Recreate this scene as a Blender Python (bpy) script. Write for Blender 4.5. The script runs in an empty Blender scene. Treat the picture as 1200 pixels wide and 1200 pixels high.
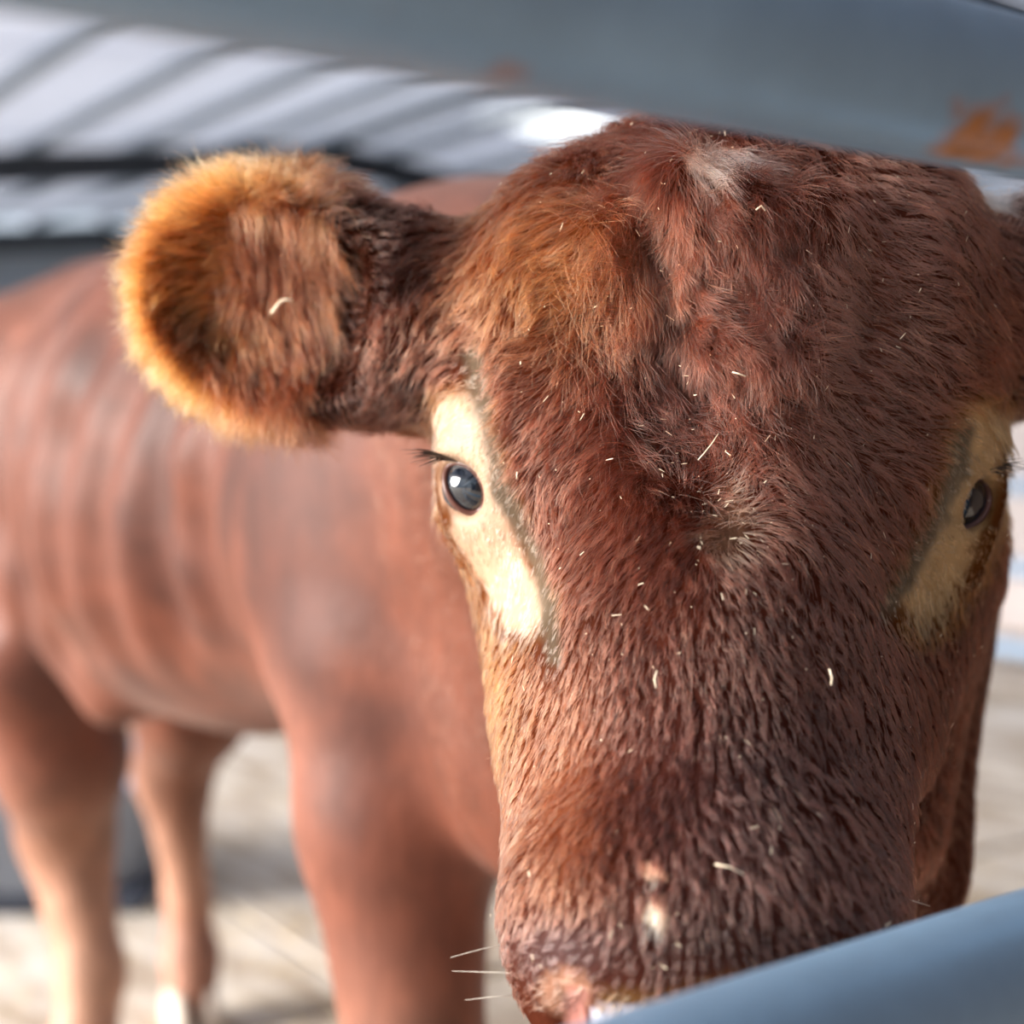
import bpy, bmesh, math, random
import numpy as np
from mathutils import Vector, Matrix
random.seed(7); rng = np.random.default_rng(7)
C = bpy.context.scene.collection
CAM_H = 1.02
PITCH = math.atan(100/1750)

# ------------------------------------------------------------------ camera, light, exposure
cam_data = bpy.data.cameras.new('camera'); cam = bpy.data.objects.new('camera', cam_data); C.objects.link(cam)
cam.location = (0, 0, CAM_H); cam.rotation_euler = (math.pi/2 - PITCH, 0, 0)
cam_data.lens = 35; cam_data.sensor_width = 24; cam_data.sensor_fit = 'HORIZONTAL'
cam_data.clip_start = 0.05
cam_data.dof.use_dof = True; cam_data.dof.focus_distance = 0.745; cam_data.dof.aperture_fstop = 2.2
sc = bpy.context.scene; sc.camera = cam
sc.view_settings.view_transform = 'Standard'; sc.view_settings.look = 'None'
sc.view_settings.gamma = 1; sc.view_settings.use_curve_mapping = False
sc.view_settings.exposure = 0.6

world = bpy.data.worlds.new('world'); sc.world = world; world.use_nodes = True
wn = world.node_tree.nodes; wl = world.node_tree.links; wn.clear()
wo = wn.new('ShaderNodeOutputWorld'); wb = wn.new('ShaderNodeBackground')
wt = wn.new('ShaderNodeTexCoord'); ws = wn.new('ShaderNodeSeparateXYZ'); wr = wn.new('ShaderNodeValToRGB')
wl.new(wt.outputs['Generated'], ws.inputs[0]); wl.new(ws.outputs['Z'], wr.inputs['Fac'])
wr.color_ramp.elements[0].position = 0.0; wr.color_ramp.elements[0].color = (0.30, 0.36, 0.43, 1)
wr.color_ramp.elements[1].position = 0.8; wr.color_ramp.elements[1].color = (0.92, 0.97, 1.0, 1)
wl.new(wr.outputs[0], wb.inputs['Color']); wb.inputs['Strength'].default_value = 1.6
wl.new(wb.outputs[0], wo.inputs['Surface'])

sun_d = bpy.data.lights.new('sun', 'SUN'); sun = bpy.data.objects.new('sun', sun_d); C.objects.link(sun)
sun_d.energy = 8.6; sun_d.angle = math.radians(32); sun_d.color = (1.0, 0.95, 0.89)
# the sun stands to the left, a little behind the camera, low enough to reach in under the open eave
sd = Vector((0.93, 0.20, -0.32)).normalized()
sun.rotation_euler = sd.to_track_quat('-Z', 'Y').to_euler(); sun.location = (-6, -3, 6)

# ------------------------------------------------------------------ helpers
cp, sp_ = math.cos(PITCH), math.sin(PITCH)
def P(px, py, d):                       # point seen at photo position px,py at distance d in front of the camera
    x = (px-600)/1750*d; u = (600-py)/1750*d
    return np.array([x, d*cp + u*sp_, CAM_H - d*sp_ + u*cp])
def proj(p):
    q = p - np.array([0, 0, CAM_H]); d = q[:, 1]*cp - q[:, 2]*sp_; u = q[:, 1]*sp_ + q[:, 2]*cp
    return 600 + q[:, 0]/d*1750, 600 - u/d*1750, d
def srgb(r, g, b):
    f = lambda v: (v/255/12.92) if v/255 <= 0.04045 else ((v/255+0.055)/1.055)**2.4
    return (f(r), f(g), f(b))
def nrm(v):
    v = np.asarray(v, float); return v/np.linalg.norm(v)
def tag(o, label=None, cat=None, group=None, kind=None):
    if label: o['label'] = label
    if cat: o['category'] = cat
    if group: o['group'] = group
    if kind: o['kind'] = kind
    return o
def link(name, me, mat=None, parent=None):
    o = bpy.data.objects.new(name, me); C.objects.link(o)
    if mat: me.materials.append(mat)
    if parent: o.parent = parent
    return o
def empty(name, loc=(0, 0, 0), rz=0):
    o = bpy.data.objects.new(name, None); C.objects.link(o); o.location = loc; o.rotation_euler.z = rz
    o.empty_display_size = 0.1
    return o
def box_me(name, size, bevel=0.0, segs=1):
    bm = bmesh.new(); bmesh.ops.create_cube(bm, size=1.0)
    for v in bm.verts: v.co = Vector((v.co.x*size[0], v.co.y*size[1], v.co.z*size[2]))
    if bevel: bmesh.ops.bevel(bm, geom=bm.edges[:], offset=bevel, segments=segs, affect='EDGES')
    me = bpy.data.meshes.new(name); bm.to_mesh(me); bm.free(); return me
def tube_me(name, pts, radii, n=24, cap=True, smooth=True):
    pts = [Vector(p) for p in pts]; N = len(pts)
    if not hasattr(radii, '__len__'): radii = [radii]*N
    verts = []; faces = []; up = None
    for i in range(N):
        t = (pts[min(i+1, N-1)] - pts[max(i-1, 0)]).normalized()
        if up is None:
            up = Vector((0, 0, 1)) if abs(t.z) < 0.9 else Vector((1, 0, 0))
        s = t.cross(up).normalized(); up = s.cross(t).normalized()
        for k in range(n):
            a = 2*math.pi*k/n
            verts.append(pts[i] + (s*math.cos(a) + up*math.sin(a))*radii[i])
    for i in range(N-1):
        for k in range(n):
            k2 = (k+1) % n
            faces.append((i*n+k, i*n+k2, (i+1)*n+k2, (i+1)*n+k))
    if cap:
        faces.append(tuple(range(n))[::-1]); faces.append(tuple((N-1)*n+k for k in range(n)))
    me = bpy.data.meshes.new(name); me.from_pydata([tuple(v) for v in verts], [], faces); me.update()
    if smooth: me.polygons.foreach_set('use_smooth', [True]*len(me.polygons))
    return me

def vnoise(p, scale, seed=0):            # smooth value noise in -1..1
    q = p/scale + 37.3*(seed+1); i = np.floor(q).astype(np.int64); f = q - i; f = f*f*(3-2*f)
    def h(ix, iy, iz):
        n = (ix*73856093) ^ (iy*19349663) ^ (iz*83492791) ^ (seed*2654435761 & 0xffffff)
        n = (n*1103515245 + 12345) & 0x7fffffff; n = ((n >> 13) ^ n)*60493 & 0x7fffffff
        return (n % 65536)/32768.0 - 1.0
    r = 0
    for dx in (0, 1):
        for dy in (0, 1):
            for dz in (0, 1):
                w = (f[:, 0] if dx else 1-f[:, 0])*(f[:, 1] if dy else 1-f[:, 1])*(f[:, 2] if dz else 1-f[:, 2])
                r = r + w*h(i[:, 0]+dx, i[:, 1]+dy, i[:, 2]+dz)
    return r
def vnoise3(p, scale, seed=0):
    return np.stack([vnoise(p, scale, seed), vnoise(p, scale, seed+11), vnoise(p, scale, seed+23)], 1)

# ------------------------------------------------------------------ materials
def mat(name):
    m = bpy.data.materials.new(name); m.use_nodes = True
    nt = m.node_tree; b = nt.nodes['Principled BSDF']; return m, nt, b
def noise(nt, scale, detail=4, coord='Object', rough=0.6, vec_scale=None):
    tc = nt.nodes.new('ShaderNodeTexCoord'); n = nt.nodes.new('ShaderNodeTexNoise')
    n.inputs['Scale'].default_value = scale; n.inputs['Detail'].default_value = detail; n.inputs['Roughness'].default_value = rough
    if vec_scale:
        mp = nt.nodes.new('ShaderNodeMapping'); mp.inputs['Scale'].default_value = vec_scale
        nt.links.new(tc.outputs[coord], mp.inputs[0]); nt.links.new(mp.outputs[0], n.inputs['Vector'])
    else: nt.links.new(tc.outputs[coord], n.inputs['Vector'])
    return n
def ramp(nt, src, stops):
    r = nt.nodes.new('ShaderNodeValToRGB'); nt.links.new(src, r.inputs['Fac'])
    el = r.color_ramp.elements
    while len(el) < len(stops): el.new(0.5)
    for e, (p, c) in zip(el, stops): e.position = p; e.color = (*c, 1)
    return r
def bump(nt, b, src, strength, dist=0.01):
    bp = nt.nodes.new('ShaderNodeBump'); bp.inputs['Strength'].default_value = strength; bp.inputs['Distance'].default_value = dist
    nt.links.new(src, bp.inputs['Height']); nt.links.new(bp.outputs[0], b.inputs['Normal']); return bp
def simple(name, col, rough=0.6, metal=0, nscale=None, var=0.15, bs=0.0):
    m, nt, b = mat(name); b.inputs['Roughness'].default_value = rough; b.inputs['Metallic'].default_value = metal
    if nscale:
        n = noise(nt, nscale)
        r = ramp(nt, n.outputs['Fac'], [(0.3, tuple(c*(1-var) for c in col)), (0.7, tuple(min(1, c*(1+var)) for c in col))])
        nt.links.new(r.outputs[0], b.inputs['Base Color'])
        if bs: bump(nt, b, n.outputs['Fac'], bs)
    else: b.inputs['Base Color'].default_value = (*col, 1)
    return m

RUST_SPOTS = [(P(1135, 188, .545), .03, .35), (P(1195, 200, .565), .03, .32), (P(1098, 108, .53), .012, .4), (P(585, 55, .43), .02, .38), (P(450, 12, .39), .015, .3), (P(1185, 1050, .55), .012, .35), (P(1075, 1075, .53), .006, .3)]
def metal_rail_mat(name, tone, rust, rust_at):
    m, nt, b = mat(name)
    n1 = noise(nt, 9, 6); n2 = noise(nt, 17, 5); n3 = noise(nt, 160, 3, vec_scale=(1, 1, 1))
    base = ramp(nt, n1.outputs['Fac'], [(0.3, tuple(c*0.82 for c in tone)), (0.55, tone), (0.8, tuple(min(1, c*1.22) for c in tone))])
    geo = nt.nodes.new('ShaderNodeNewGeometry'); src = n2.outputs['Fac']
    for (q, rad, amt) in RUST_SPOTS:                      # where this pipe has rusted through its coating
        vd = nt.nodes.new('ShaderNodeVectorMath'); vd.operation = 'DISTANCE'; vd.inputs[1].default_value = tuple(q); nt.links.new(geo.outputs['Position'], vd.inputs[0])
        mr = nt.nodes.new('ShaderNodeMapRange'); mr.inputs['From Min'].default_value = 0; mr.inputs['From Max'].default_value = rad; mr.inputs['To Min'].default_value = amt; mr.inputs['To Max'].default_value = 0
        nt.links.new(vd.outputs['Value'], mr.inputs['Value']); ad = nt.nodes.new('ShaderNodeMath'); ad.operation = 'ADD'
        nt.links.new(src, ad.inputs[0]); nt.links.new(mr.outputs[0], ad.inputs[1]); src = ad.outputs[0]
    mask = ramp(nt, src, [(rust_at, (0, 0, 0)), (rust_at+0.14, (1, 1, 1))])
    rc = ramp(nt, n3.outputs['Fac'], [(0.3, tuple(c*0.6 for c in rust)), (0.7, rust)])
    mx = nt.nodes.new('ShaderNodeMix'); mx.data_type = 'RGBA'
    nt.links.new(mask.outputs[0], mx.inputs[0]); nt.links.new(base.outputs[0], mx.inputs[6]); nt.links.new(rc.outputs[0], mx.inputs[7])
    nt.links.new(mx.outputs[2], b.inputs['Base Color'])
    b.inputs['Metallic'].default_value = 0.15; b.inputs['Roughness'].default_value = 0.4
    bump(nt, b, n3.outputs['Fac'], 0.15, 0.002)
    return m
M_rail = metal_rail_mat('weathered blue grey galvanised pipe', srgb(124, 152, 178), srgb(176, 108, 40), 0.68)
M_pen = simple('blue grey pen rail paint', srgb(150, 172, 196), 0.5, 0.2, 12, 0.1)
M_steel = simple('dark steel frame', srgb(52, 56, 62), 0.6, 0.3, 4)
M_purlin = simple('blue grey purlin', srgb(140, 152, 162), 0.6, 0.2, 4)
M_wall = simple('pale block wall', srgb(214, 203, 200), 0.9, 0, 3, 0.08)
M_endwall = simple('grey sheet cladding', srgb(150, 160, 170), 0.8, 0, 3, 0.1)
M_trough = simple('blue grey plastic', srgb(140, 150, 166), 0.5, 0, 6, 0.12)
M_timber = simple('dark stained timber', srgb(74, 58, 46), 0.8, 0, 5, 0.25)  # dark finish of the two added light-blocking walls
M_dark = simple('black rubber', srgb(52, 58, 72), 0.7)
M_straw = simple('straw', srgb(226, 200, 150), 0.7, 0, 30, 0.2)
M_hoof = simple('hoof horn', srgb(205, 190, 175), 0.5, 0, 25, 0.3)

def roof_mat(name, col, trans):
    m = bpy.data.materials.new(name); m.use_nodes = True; nt = m.node_tree; nt.nodes.clear()
    o = nt.nodes.new('ShaderNodeOutputMaterial'); d = nt.nodes.new('ShaderNodeBsdfDiffuse'); t = nt.nodes.new('ShaderNodeBsdfTranslucent')
    mx = nt.nodes.new('ShaderNodeMixShader'); mx.inputs[0].default_value = trans
    n = noise(nt, 0.9, 5); r = ramp(nt, n.outputs['Fac'], [(0.3, tuple(c*0.86 for c in col)), (0.7, col)])
    nt.links.new(r.outputs[0], d.inputs[0]); nt.links.new(r.outputs[0], t.inputs[0])
    nt.links.new(d.outputs[0], mx.inputs[1]); nt.links.new(t.outputs[0], mx.inputs[2]); nt.links.new(mx.outputs[0], o.inputs[0])
    return m
M_roof = roof_mat('pale fibre cement roof sheet', srgb(200, 206, 222), 0.22)
M_skyl = bpy.data.materials.new('clear skylight sheet'); M_skyl.use_nodes = True; _nt = M_skyl.node_tree; _nt.nodes.clear()
_o = _nt.nodes.new('ShaderNodeOutputMaterial'); _t = _nt.nodes.new('ShaderNodeBsdfTransparent'); _d = _nt.nodes.new('ShaderNodeBsdfTranslucent'); _m = _nt.nodes.new('ShaderNodeMixShader')
_m.inputs[0].default_value = 0.25; _t.inputs[0].default_value = (0.98, 0.98, 0.98, 1); _d.inputs[0].default_value = (0.95, 0.95, 0.95, 1)
_nt.links.new(_t.outputs[0], _m.inputs[1]); _nt.links.new(_d.outputs[0], _m.inputs[2]); _nt.links.new(_m.outputs[0], _o.inputs[0])

def floor_mat():
    m, nt, b = mat('dusty pale concrete')
    n = noise(nt, 1.6, 8); n2 = noise(nt, 14, 6, vec_scale=(1, 0.25, 1))
    r = ramp(nt, n.outputs['Fac'], [(0.3, srgb(190, 176, 158)), (0.5, srgb(214, 204, 192)), (0.72, srgb(232, 226, 220))])
    r2 = ramp(nt, n2.outputs['Fac'], [(0.42, srgb(168, 142, 112)), (0.6, (1, 1, 1))])
    mx = nt.nodes.new('ShaderNodeMix'); mx.data_type = 'RGBA'; mx.blend_type = 'MULTIPLY'; mx.inputs[0].default_value = 0.65
    nt.links.new(r.outputs[0], mx.inputs[6]); nt.links.new(r2.outputs[0], mx.inputs[7]); nt.links.new(mx.outputs[2], b.inputs['Base Color'])
    b.inputs['Roughness'].default_value = 0.9; bump(nt, b, n2.outputs['Fac'], 0.3)
    return m
M_floor = floor_mat()
M_joint = simple('dark floor joint', srgb(96, 84, 72), 0.95, 0, 8)

# ------------------------------------------------------------------ barn shell (axis a runs away to the left, c across)
PHI = math.radians(34)
cv = Vector((math.cos(PHI), math.sin(PHI), 0)); av = Vector((-math.sin(PHI), math.cos(PHI), 0))
RZ = PHI
def B(c, a, z=0): return cv*c + av*a + Vector((0, 0, z))
Z_R = 4.45; C_R = 8.4; SL = 0.12
def roof_z(c): return Z_R - SL*abs(c - C_R)
A_FR = [-9.7, -1.1, 7.5, 16.1, 24.7]
C_L, C_RT = -4.2, 21.0

# floor
me = bpy.data.meshes.new('floor'); s = 60
me.from_pydata([(-s, -s, -0.03), (s, -s, -0.03), (s, s, -0.03), (-s, s, -0.03)], [], [(0, 1, 2, 3)])
floor = link('floor', me, M_joint); tag(floor, kind='structure')
slab_me = box_me('floor_slab', (1.188, 2.38, 0.03), 0.006); slab_me.materials.append(M_floor)
for i in range(-4, 14):
    for j in range(-1, 9):
        o = bpy.data.objects.new('floor_slab', slab_me); C.objects.link(o)
        o.location = B(i*1.2 - 0.55, j*2.4 + 1.1, -0.0148 + 0.002*random.uniform(-1, 1)); o.rotation_euler.z = RZ; o.parent = floor
g = box_me('outer_ground', (120, 120, 0.01)); og = link('outer_slab', g, M_floor, floor); og.location = (0, 0, -0.045)
for (cx, ax, sx, sy) in ((-35, 8, 58.0, 120), (5, -32, 22, 61), (5, 52, 22, 61), (45, 8, 58, 120)):
    o = link('outer_slab', box_me('outer_slab', (sx, sy, 0.03)), M_floor, floor); o.location = B(cx, ax, -0.0155); o.rotation_euler.z = RZ

# roof: sheets, purlins, rafters, each its own piece
ceiling = empty('ceiling', B(C_R, 8, Z_R)); tag(ceiling, kind='structure')
bpy.context.view_layer.update()
def under(o, par):
    o.parent = par; o.matrix_parent_inverse = par.matrix_world.inverted(); return o
PSP = 1.2
def sheet_me(w, l):
    verts = []; faces = []; n = 24
    for k in range(n+1):
        y = -l/2 + l*k/n; z = 0.03*(1 if k % 2 else -1)
        verts += [(-w/2, y, z), (w/2, y, z)]
    for k in range(n): faces.append((2*k, 2*k+1, 2*k+3, 2*k+2))
    m = bpy.data.meshes.new('roof_sheet'); m.from_pydata(verts, [], faces); return m
ang = math.atan(SL)
L_sh = 4.3
sheet_cache = {}
def roof_piece(nm, c0, c1, a0, a1, m_):
    key = (round(c1-c0, 3), round(a1-a0, 3), m_.name)
    if key not in sheet_cache:
        sheet_cache[key] = sheet_me((c1-c0)*1.02, (a1-a0)*1.015); sheet_cache[key].materials.append(m_)
    o = bpy.data.objects.new(nm, sheet_cache[key]); C.objects.link(o); cc = (c0+c1)/2; side = 1 if cc > C_R else -1
    o.location = B(cc, (a0+a1)/2, roof_z(cc)+0.12)
    o.rotation_euler = (Matrix.Rotation(RZ, 3, 'Z') @ Matrix.Rotation(side*ang, 3, 'Y')).to_euler(); under(o, ceiling)
edges_l = [C_R - PSP*i for i in range(0, 11)]
edges_r = [C_R, C_R+0.75] + [C_R+0.75+1.15*k for k in range(1, 11)]
for ed in (edges_l, edges_r):
    for i in range(len(ed)-1):
        c0, c1 = sorted(ed[i:i+2])
        for j in range(8):
            a0 = A_FR[0]+L_sh*j
            if ed is edges_r and i == 1 and j == 5:
                roof_piece('roof_sheet', c0, c1, a0, a0+1.1, M_roof); roof_piece('skylight_sheet', c0, c1, a0+1.1, a0+2.5, M_skyl); roof_piece('roof_sheet', c0, c1, a0+2.5, a0+L_sh, M_roof)
            else: roof_piece('roof_sheet', c0, c1, a0, a0+L_sh, M_roof)
for cc in edges_l + edges_r[1:]:
    i = cc == C_R
    for k in range(len(A_FR)-1):
        a0, a1 = A_FR[k], A_FR[k+1]
        o = link('ridge_beam' if i else 'purlin', box_me('purlin', (0.20 if i else 0.08, a1-a0-0.02, 0.12)), M_purlin)
        o.location = B(cc, (a0+a1)/2, roof_z(cc)); o.rotation_euler.z = RZ; under(o, ceiling)
for fa in A_FR:
    for side in (-1, 1):
        c0 = C_R; c1 = C_L if side == -1 else C_RT
        p0 = B(c0, fa, roof_z(c0)-0.25); p1 = B(c1, fa, roof_z(c1)-0.25)
        ln = (p1-p0).length
        m_ = bmesh.new()
        for (zz, ww, hh) in ((0.16, 0.16, 0.03), (-0.16, 0.16, 0.03), (0, 0.05, 0.32)):
            r_ = bmesh.ops.create_cube(m_, size=1)
            for v in r_['verts']: v.co = Vector((v.co.x*ln, v.co.y*ww, v.co.z*hh+zz))
        me = bpy.data.meshes.new('rafter'); m_.to_mesh(me); m_.free()
        o = link('rafter', me, M_steel); o.location = (p0+p1)/2
        d = (p1-p0).normalized(); o.rotation_euler = d.to_track_quat('X', 'Z').to_euler(); under(o, ceiling)
    for c1 in (C_L, C_RT):
        h = roof_z(c1) - 0.25
        o = link('steel_column', box_me('steel_column', (0.18, 0.18, h)), M_steel); o.location = B(c1, fa, h/2); o.rotation_euler.z = RZ
        tag(o, kind='structure')
# end wall with an opening, and a low partition wall to the right
def wall_box(name, c0, c1, a0, a1, z0, z1, m_):
    o = link(name, box_me(name, (c1-c0, a1-a0, z1-z0)), m_); o.location = B((c0+c1)/2, (a0+a1)/2, (z0+z1)/2); o.rotation_euler.z = RZ
    tag(o, kind='structure'); return o
def gable(name, a, m_):
    bm = bmesh.new(); prof = [(C_L, 0), (C_RT, 0), (C_RT, roof_z(C_RT)), (C_R, Z_R), (C_L, roof_z(C_L))]
    f = [bm.verts.new(B(c, a-0.05, z)) for c, z in prof]; b = [bm.verts.new(B(c, a+0.05, z)) for c, z in prof]
    bm.faces.new(f); bm.faces.new(b[::-1])
    for i in range(5): bm.faces.new((f[i], b[i], b[(i+1) % 5], f[(i+1) % 5]))
    bmesh.ops.recalc_face_normals(bm, faces=bm.faces[:]); me = bpy.data.meshes.new(name); bm.to_mesh(me); bm.free()
    return tag(link(name, me, m_), kind='structure')
gable('wall_back', 24.95, M_endwall)
wall_box('wall_shade_left', C_L-0.1, C_L, -9.8, -3.2, 0, 2.6, M_endwall)  # unseen, added to shut out daylight from the front left
gable('wall_end', -9.85, M_endwall)  # unseen, closes the barn behind the camera against sky light
wall_box('wall_side', C_RT+0.1, C_RT+0.2, -9.8, 25.0, 0, 2.9, M_endwall)  # unseen, added so no sky light enters from the right
wall_box('wall_shade_right', 1.5, 1.58, -3.2, 0.95, 0, 2.3, M_timber)  # unseen timber wall, added to darken the right of the head
wall_box('wall_shade_front', -2.4, 1.58, -3.3, -3.2, 0, 2.3, M_timber)  # unseen, added behind the camera to block frontal bounce light
wall_box('wall_right', 6.2, 6.35, 0.5, 24.0, 0, 1.25, M_wall)

# ------------------------------------------------------------------ pen railing behind at the right
pr = empty('pen_railing', B(4.6, 2.9)); tag(pr, 'pale blue-grey pipe railing at the far right, behind the head', 'railing')
pr.rotation_euler.z = RZ
for z in (1.12, 0.80, 0.50, 0.20):
    o = link('rail', tube_me('rail', [(0, -2.2, z), (0, 5.4, z)], 0.032, 16), M_pen, pr)
for y in (-2.2, 0.3, 2.9, 5.4):
    o = link('post', tube_me('post', [(0.06, y, 0), (0.06, y, 1.2)], 0.035, 16), M_pen, pr)

# feed tub at the left behind the hind legs
ft = empty('feed_trough', (-1.50, 3.26, 0)); ft.rotation_euler.z = 0.05
tag(ft, 'low blue-grey feed trough with a dark base on the floor behind the hind legs', 'trough')
def trough_bm(L, W, H, z0, t):
    def ring(l, w, z, r=0.12):
        out = []
        for (sx, sy, a0) in ((1, 1, 0), (-1, 1, 90), (-1, -1, 180), (1, -1, 270)):
            for k in range(7):
                a = math.radians(a0 + 15*k); out.append((sx*(l/2-r)+r*math.cos(a), sy*(w/2-r)+r*math.sin(a), z))
        return out
    rs = [ring(L*0.94, W*0.9, z0), ring(L, W, z0+H-0.02), ring(L+0.03, W+0.03, z0+H-0.01), ring(L+0.03, W+0.03, z0+H), ring(L-2*t, W-2*t, z0+H), ring(L*0.94-2*t, W*0.9-2*t, z0+t)]
    v = [p for r in rs for p in r]; n = 28; f = []
    for i in range(len(rs)-1):
        for k in range(n): f.append((i*n+k, i*n+(k+1) % n, (i+1)*n+(k+1) % n, (i+1)*n+k))
    f.append(tuple(range(n))[::-1]); f.append(tuple((len(rs)-1)*n+k for k in range(n)))
    m = bpy.data.meshes.new('tub'); m.from_pydata(v, [], f); m.polygons.foreach_set('use_smooth', [True]*len(f)); return m
link('tub', trough_bm(1.5, 0.5, 0.22, 0.05, 0.03), M_trough, ft)
link('base', box_me('base', (1.44, 0.44, 0.05), 0.01), M_dark, ft).location = (0, 0, 0.025)

# ------------------------------------------------------------------ gate of bent pipe in front of the head
def gate():
    g = Vector((math.sin(math.radians(53.5)), math.cos(math.radians(53.5)), 0))
    g0 = Vector((0.2055, 0.60, 0))                      # where the gate crosses the right of the picture
    R = 0.030; zt = CAM_H + 0.099 + R; zb = CAM_H - 0.193 - R
    root = empty('pipe_gate', (g0.x, g0.y, 0.0))
    tag(root, 'weathered blue-grey pipe gate with rust spots, close in front of the brown face', 'gate')
    def at(t, z): return g*t + Vector((0, 0, z))
    rb = 0.10; e = 0.035
    def corner(z, sgn):
        return [at(e + rb*math.sin(a), z - sgn*rb*(1-math.cos(a))) for a in [math.radians(x) for x in range(0, 91, 9)]]
    top = [at(t, zt) for t in (-2.6, -1.6, -0.8, -0.4, -0.2, -0.1, 0.0)] + corner(zt, 1)
    link('top_rail', tube_me('top_rail', top, R, 48), M_rail, root)
    bot = [at(t, zb) for t in (-2.6, -1.6, -0.8, -0.4, -0.2, 0.0, e+rb+0.0)]
    link('middle_rail', tube_me('middle_rail', bot, R, 48), M_rail, root)
    link('end_post', tube_me('end_post', [at(e+rb, z) for z in (zt-rb, zb, 0.6, 0.3, 0.0)], R, 48), M_rail, root)
    link('end_post', tube_me('end_post', [at(-2.6, z) for z in (zt+R, zb, 0.6, 0.3, 0.0)], R, 48), M_rail, root)
    for z in (zb-0.26, zb-0.52):
        link('lower_rail', tube_me('lower_rail', [at(-2.6, z), at(e+rb, z)], R, 32), M_rail, root)
gate()

# ------------------------------------------------------------------ the bull: one continuous surface from a smooth-blended field
BV = nrm([-0.6, 0.8, 0]); PV = np.array([0.8, 0.6, 0.0]); C0 = np.array([0.12, 1.32, 0.0])
def W(al, pe, z): return C0 + BV*al + PV*pe + np.array([0, 0, z])
ops = []
def E(c, r, k=0.04, R=None, sub=False): ops.append(('e', np.asarray(c, float), np.asarray(r, float), R, k, sub))
def RC(a, b, ra, rb, k=0.04, sub=False): ops.append(('c', np.asarray(a, float), np.asarray(b, float), (ra, rb), k, sub))
RB = np.stack([BV, PV, np.array([0, 0, 1.0])], 0)     # body frame rows
# --- torso
E(W(0.34, 0, 0.965), (0.34, 0.225, 0.275), 0.0, RB)
E(W(0.78, 0, 0.955), (0.46, 0.275, 0.33), 0.10, RB)
E(W(1.22, 0, 1.00), (0.30, 0.25, 0.25), 0.10, RB)
E(W(1.22, -0.15, 1.07), (0.16, 0.11, 0.13), 0.07, RB)     # hip points
E(W(1.22, 0.15, 1.07), (0.16, 0.11, 0.13), 0.07, RB)
RC(W(0.15, 0, 1.165), W(1.22, 0, 1.185), 0.07, 0.07, 0.10)   # back line
for s in (-1, 1):
    E(W(0.22, s*0.155, 0.92), (0.17, 0.10, 0.25), 0.06, RB)           # shoulder
    E(W(1.26, s*0.15, 0.86), (0.22, 0.12, 0.26), 0.07, RB)            # thigh
    RC(W(1.02, s*0.17, 0.80), W(0.90, s*0.14, 0.66), 0.05, 0.035, 0.08)  # flank fold
# brisket, neck
E(W(0.02, 0.03, 0.86), (0.20, 0.19, 0.24), 0.10, RB)
RC(W(0.25, 0.02, 1.07), (0.125, 1.02, 1.03), 0.16, 0.135, 0.10)
RC(W(0.10, 0.05, 0.92), (0.14, 1.00, 0.95), 0.19, 0.13, 0.10)
RC((0.09, 1.28, 0.745), (0.21, 1.12, 0.90), 0.15, 0.14, 0.08)
# legs: near fore, far fore, near hind, far hind
def leg(pts, k=0.04):
    for (a, ra), (b, rb) in zip(pts[:-1], pts[1:]): RC(a, b, ra, rb, k)
hn, hf = (-0.085, 1.30), (0.30, 1.42)
leg([(W(0.18, -0.15, 0.80), 0.10), (np.array([-0.105, 1.36, 0.66]), 0.088), (np.array([-0.085, 1.32, 0.42]), 0.060), (np.array([-0.085, 1.31, 0.36]), 0.056), (np.array([-0.085, 1.31, 0.16]), 0.034), (np.array([-0.085, 1.30, 0.09]), 0.042), (np.array([-0.085, 1.28, 0.05]), 0.042)])
leg([(W(0.18, 0.19, 0.80), 0.095), (np.array([0.30, 1.46, 0.64]), 0.072), (np.array([0.31, 1.44, 0.42]), 0.048), (np.array([0.31, 1.44, 0.36]), 0.050), (np.array([0.30, 1.43, 0.16]), 0.032), (np.array([0.30, 1.42, 0.09]), 0.040), (np.array([0.30, 1.40, 0.05]), 0.040)])
leg([(W(1.24, -0.17, 0.86), 0.12), (W(1.15, -0.15, 0.70), 0.118), (W(1.17, -0.11, 0.53), 0.095), (W(1.235, -0.08, 0.40), 0.068), (np.array([-0.632, 2.20, 0.20]), 0.046), (np.array([-0.63, 2.15, 0.10]), 0.044), (np.array([-0.62, 2.12, 0.05]), 0.044)])
leg([(W(1.36, 0.17, 0.86), 0.12), (W(1.25, 0.18, 0.70), 0.11), (W(1.34, 0.18, 0.55), 0.095), (np.array([-0.59, 2.57, 0.42]), 0.064), (np.array([-0.565, 2.56, 0.20]), 0.035), (np.array([-0.555, 2.54, 0.10]), 0.043), (np.array([-0.55, 2.51, 0.05]), 0.043)])
# tail
RC(W(1.46, 0, 1.18), W(1.54, 0, 1.02), 0.04, 0.03, 0.04); RC(W(1.54, 0, 1.02), W(1.56, 0, 0.50), 0.028, 0.018, 0.03)
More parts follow.
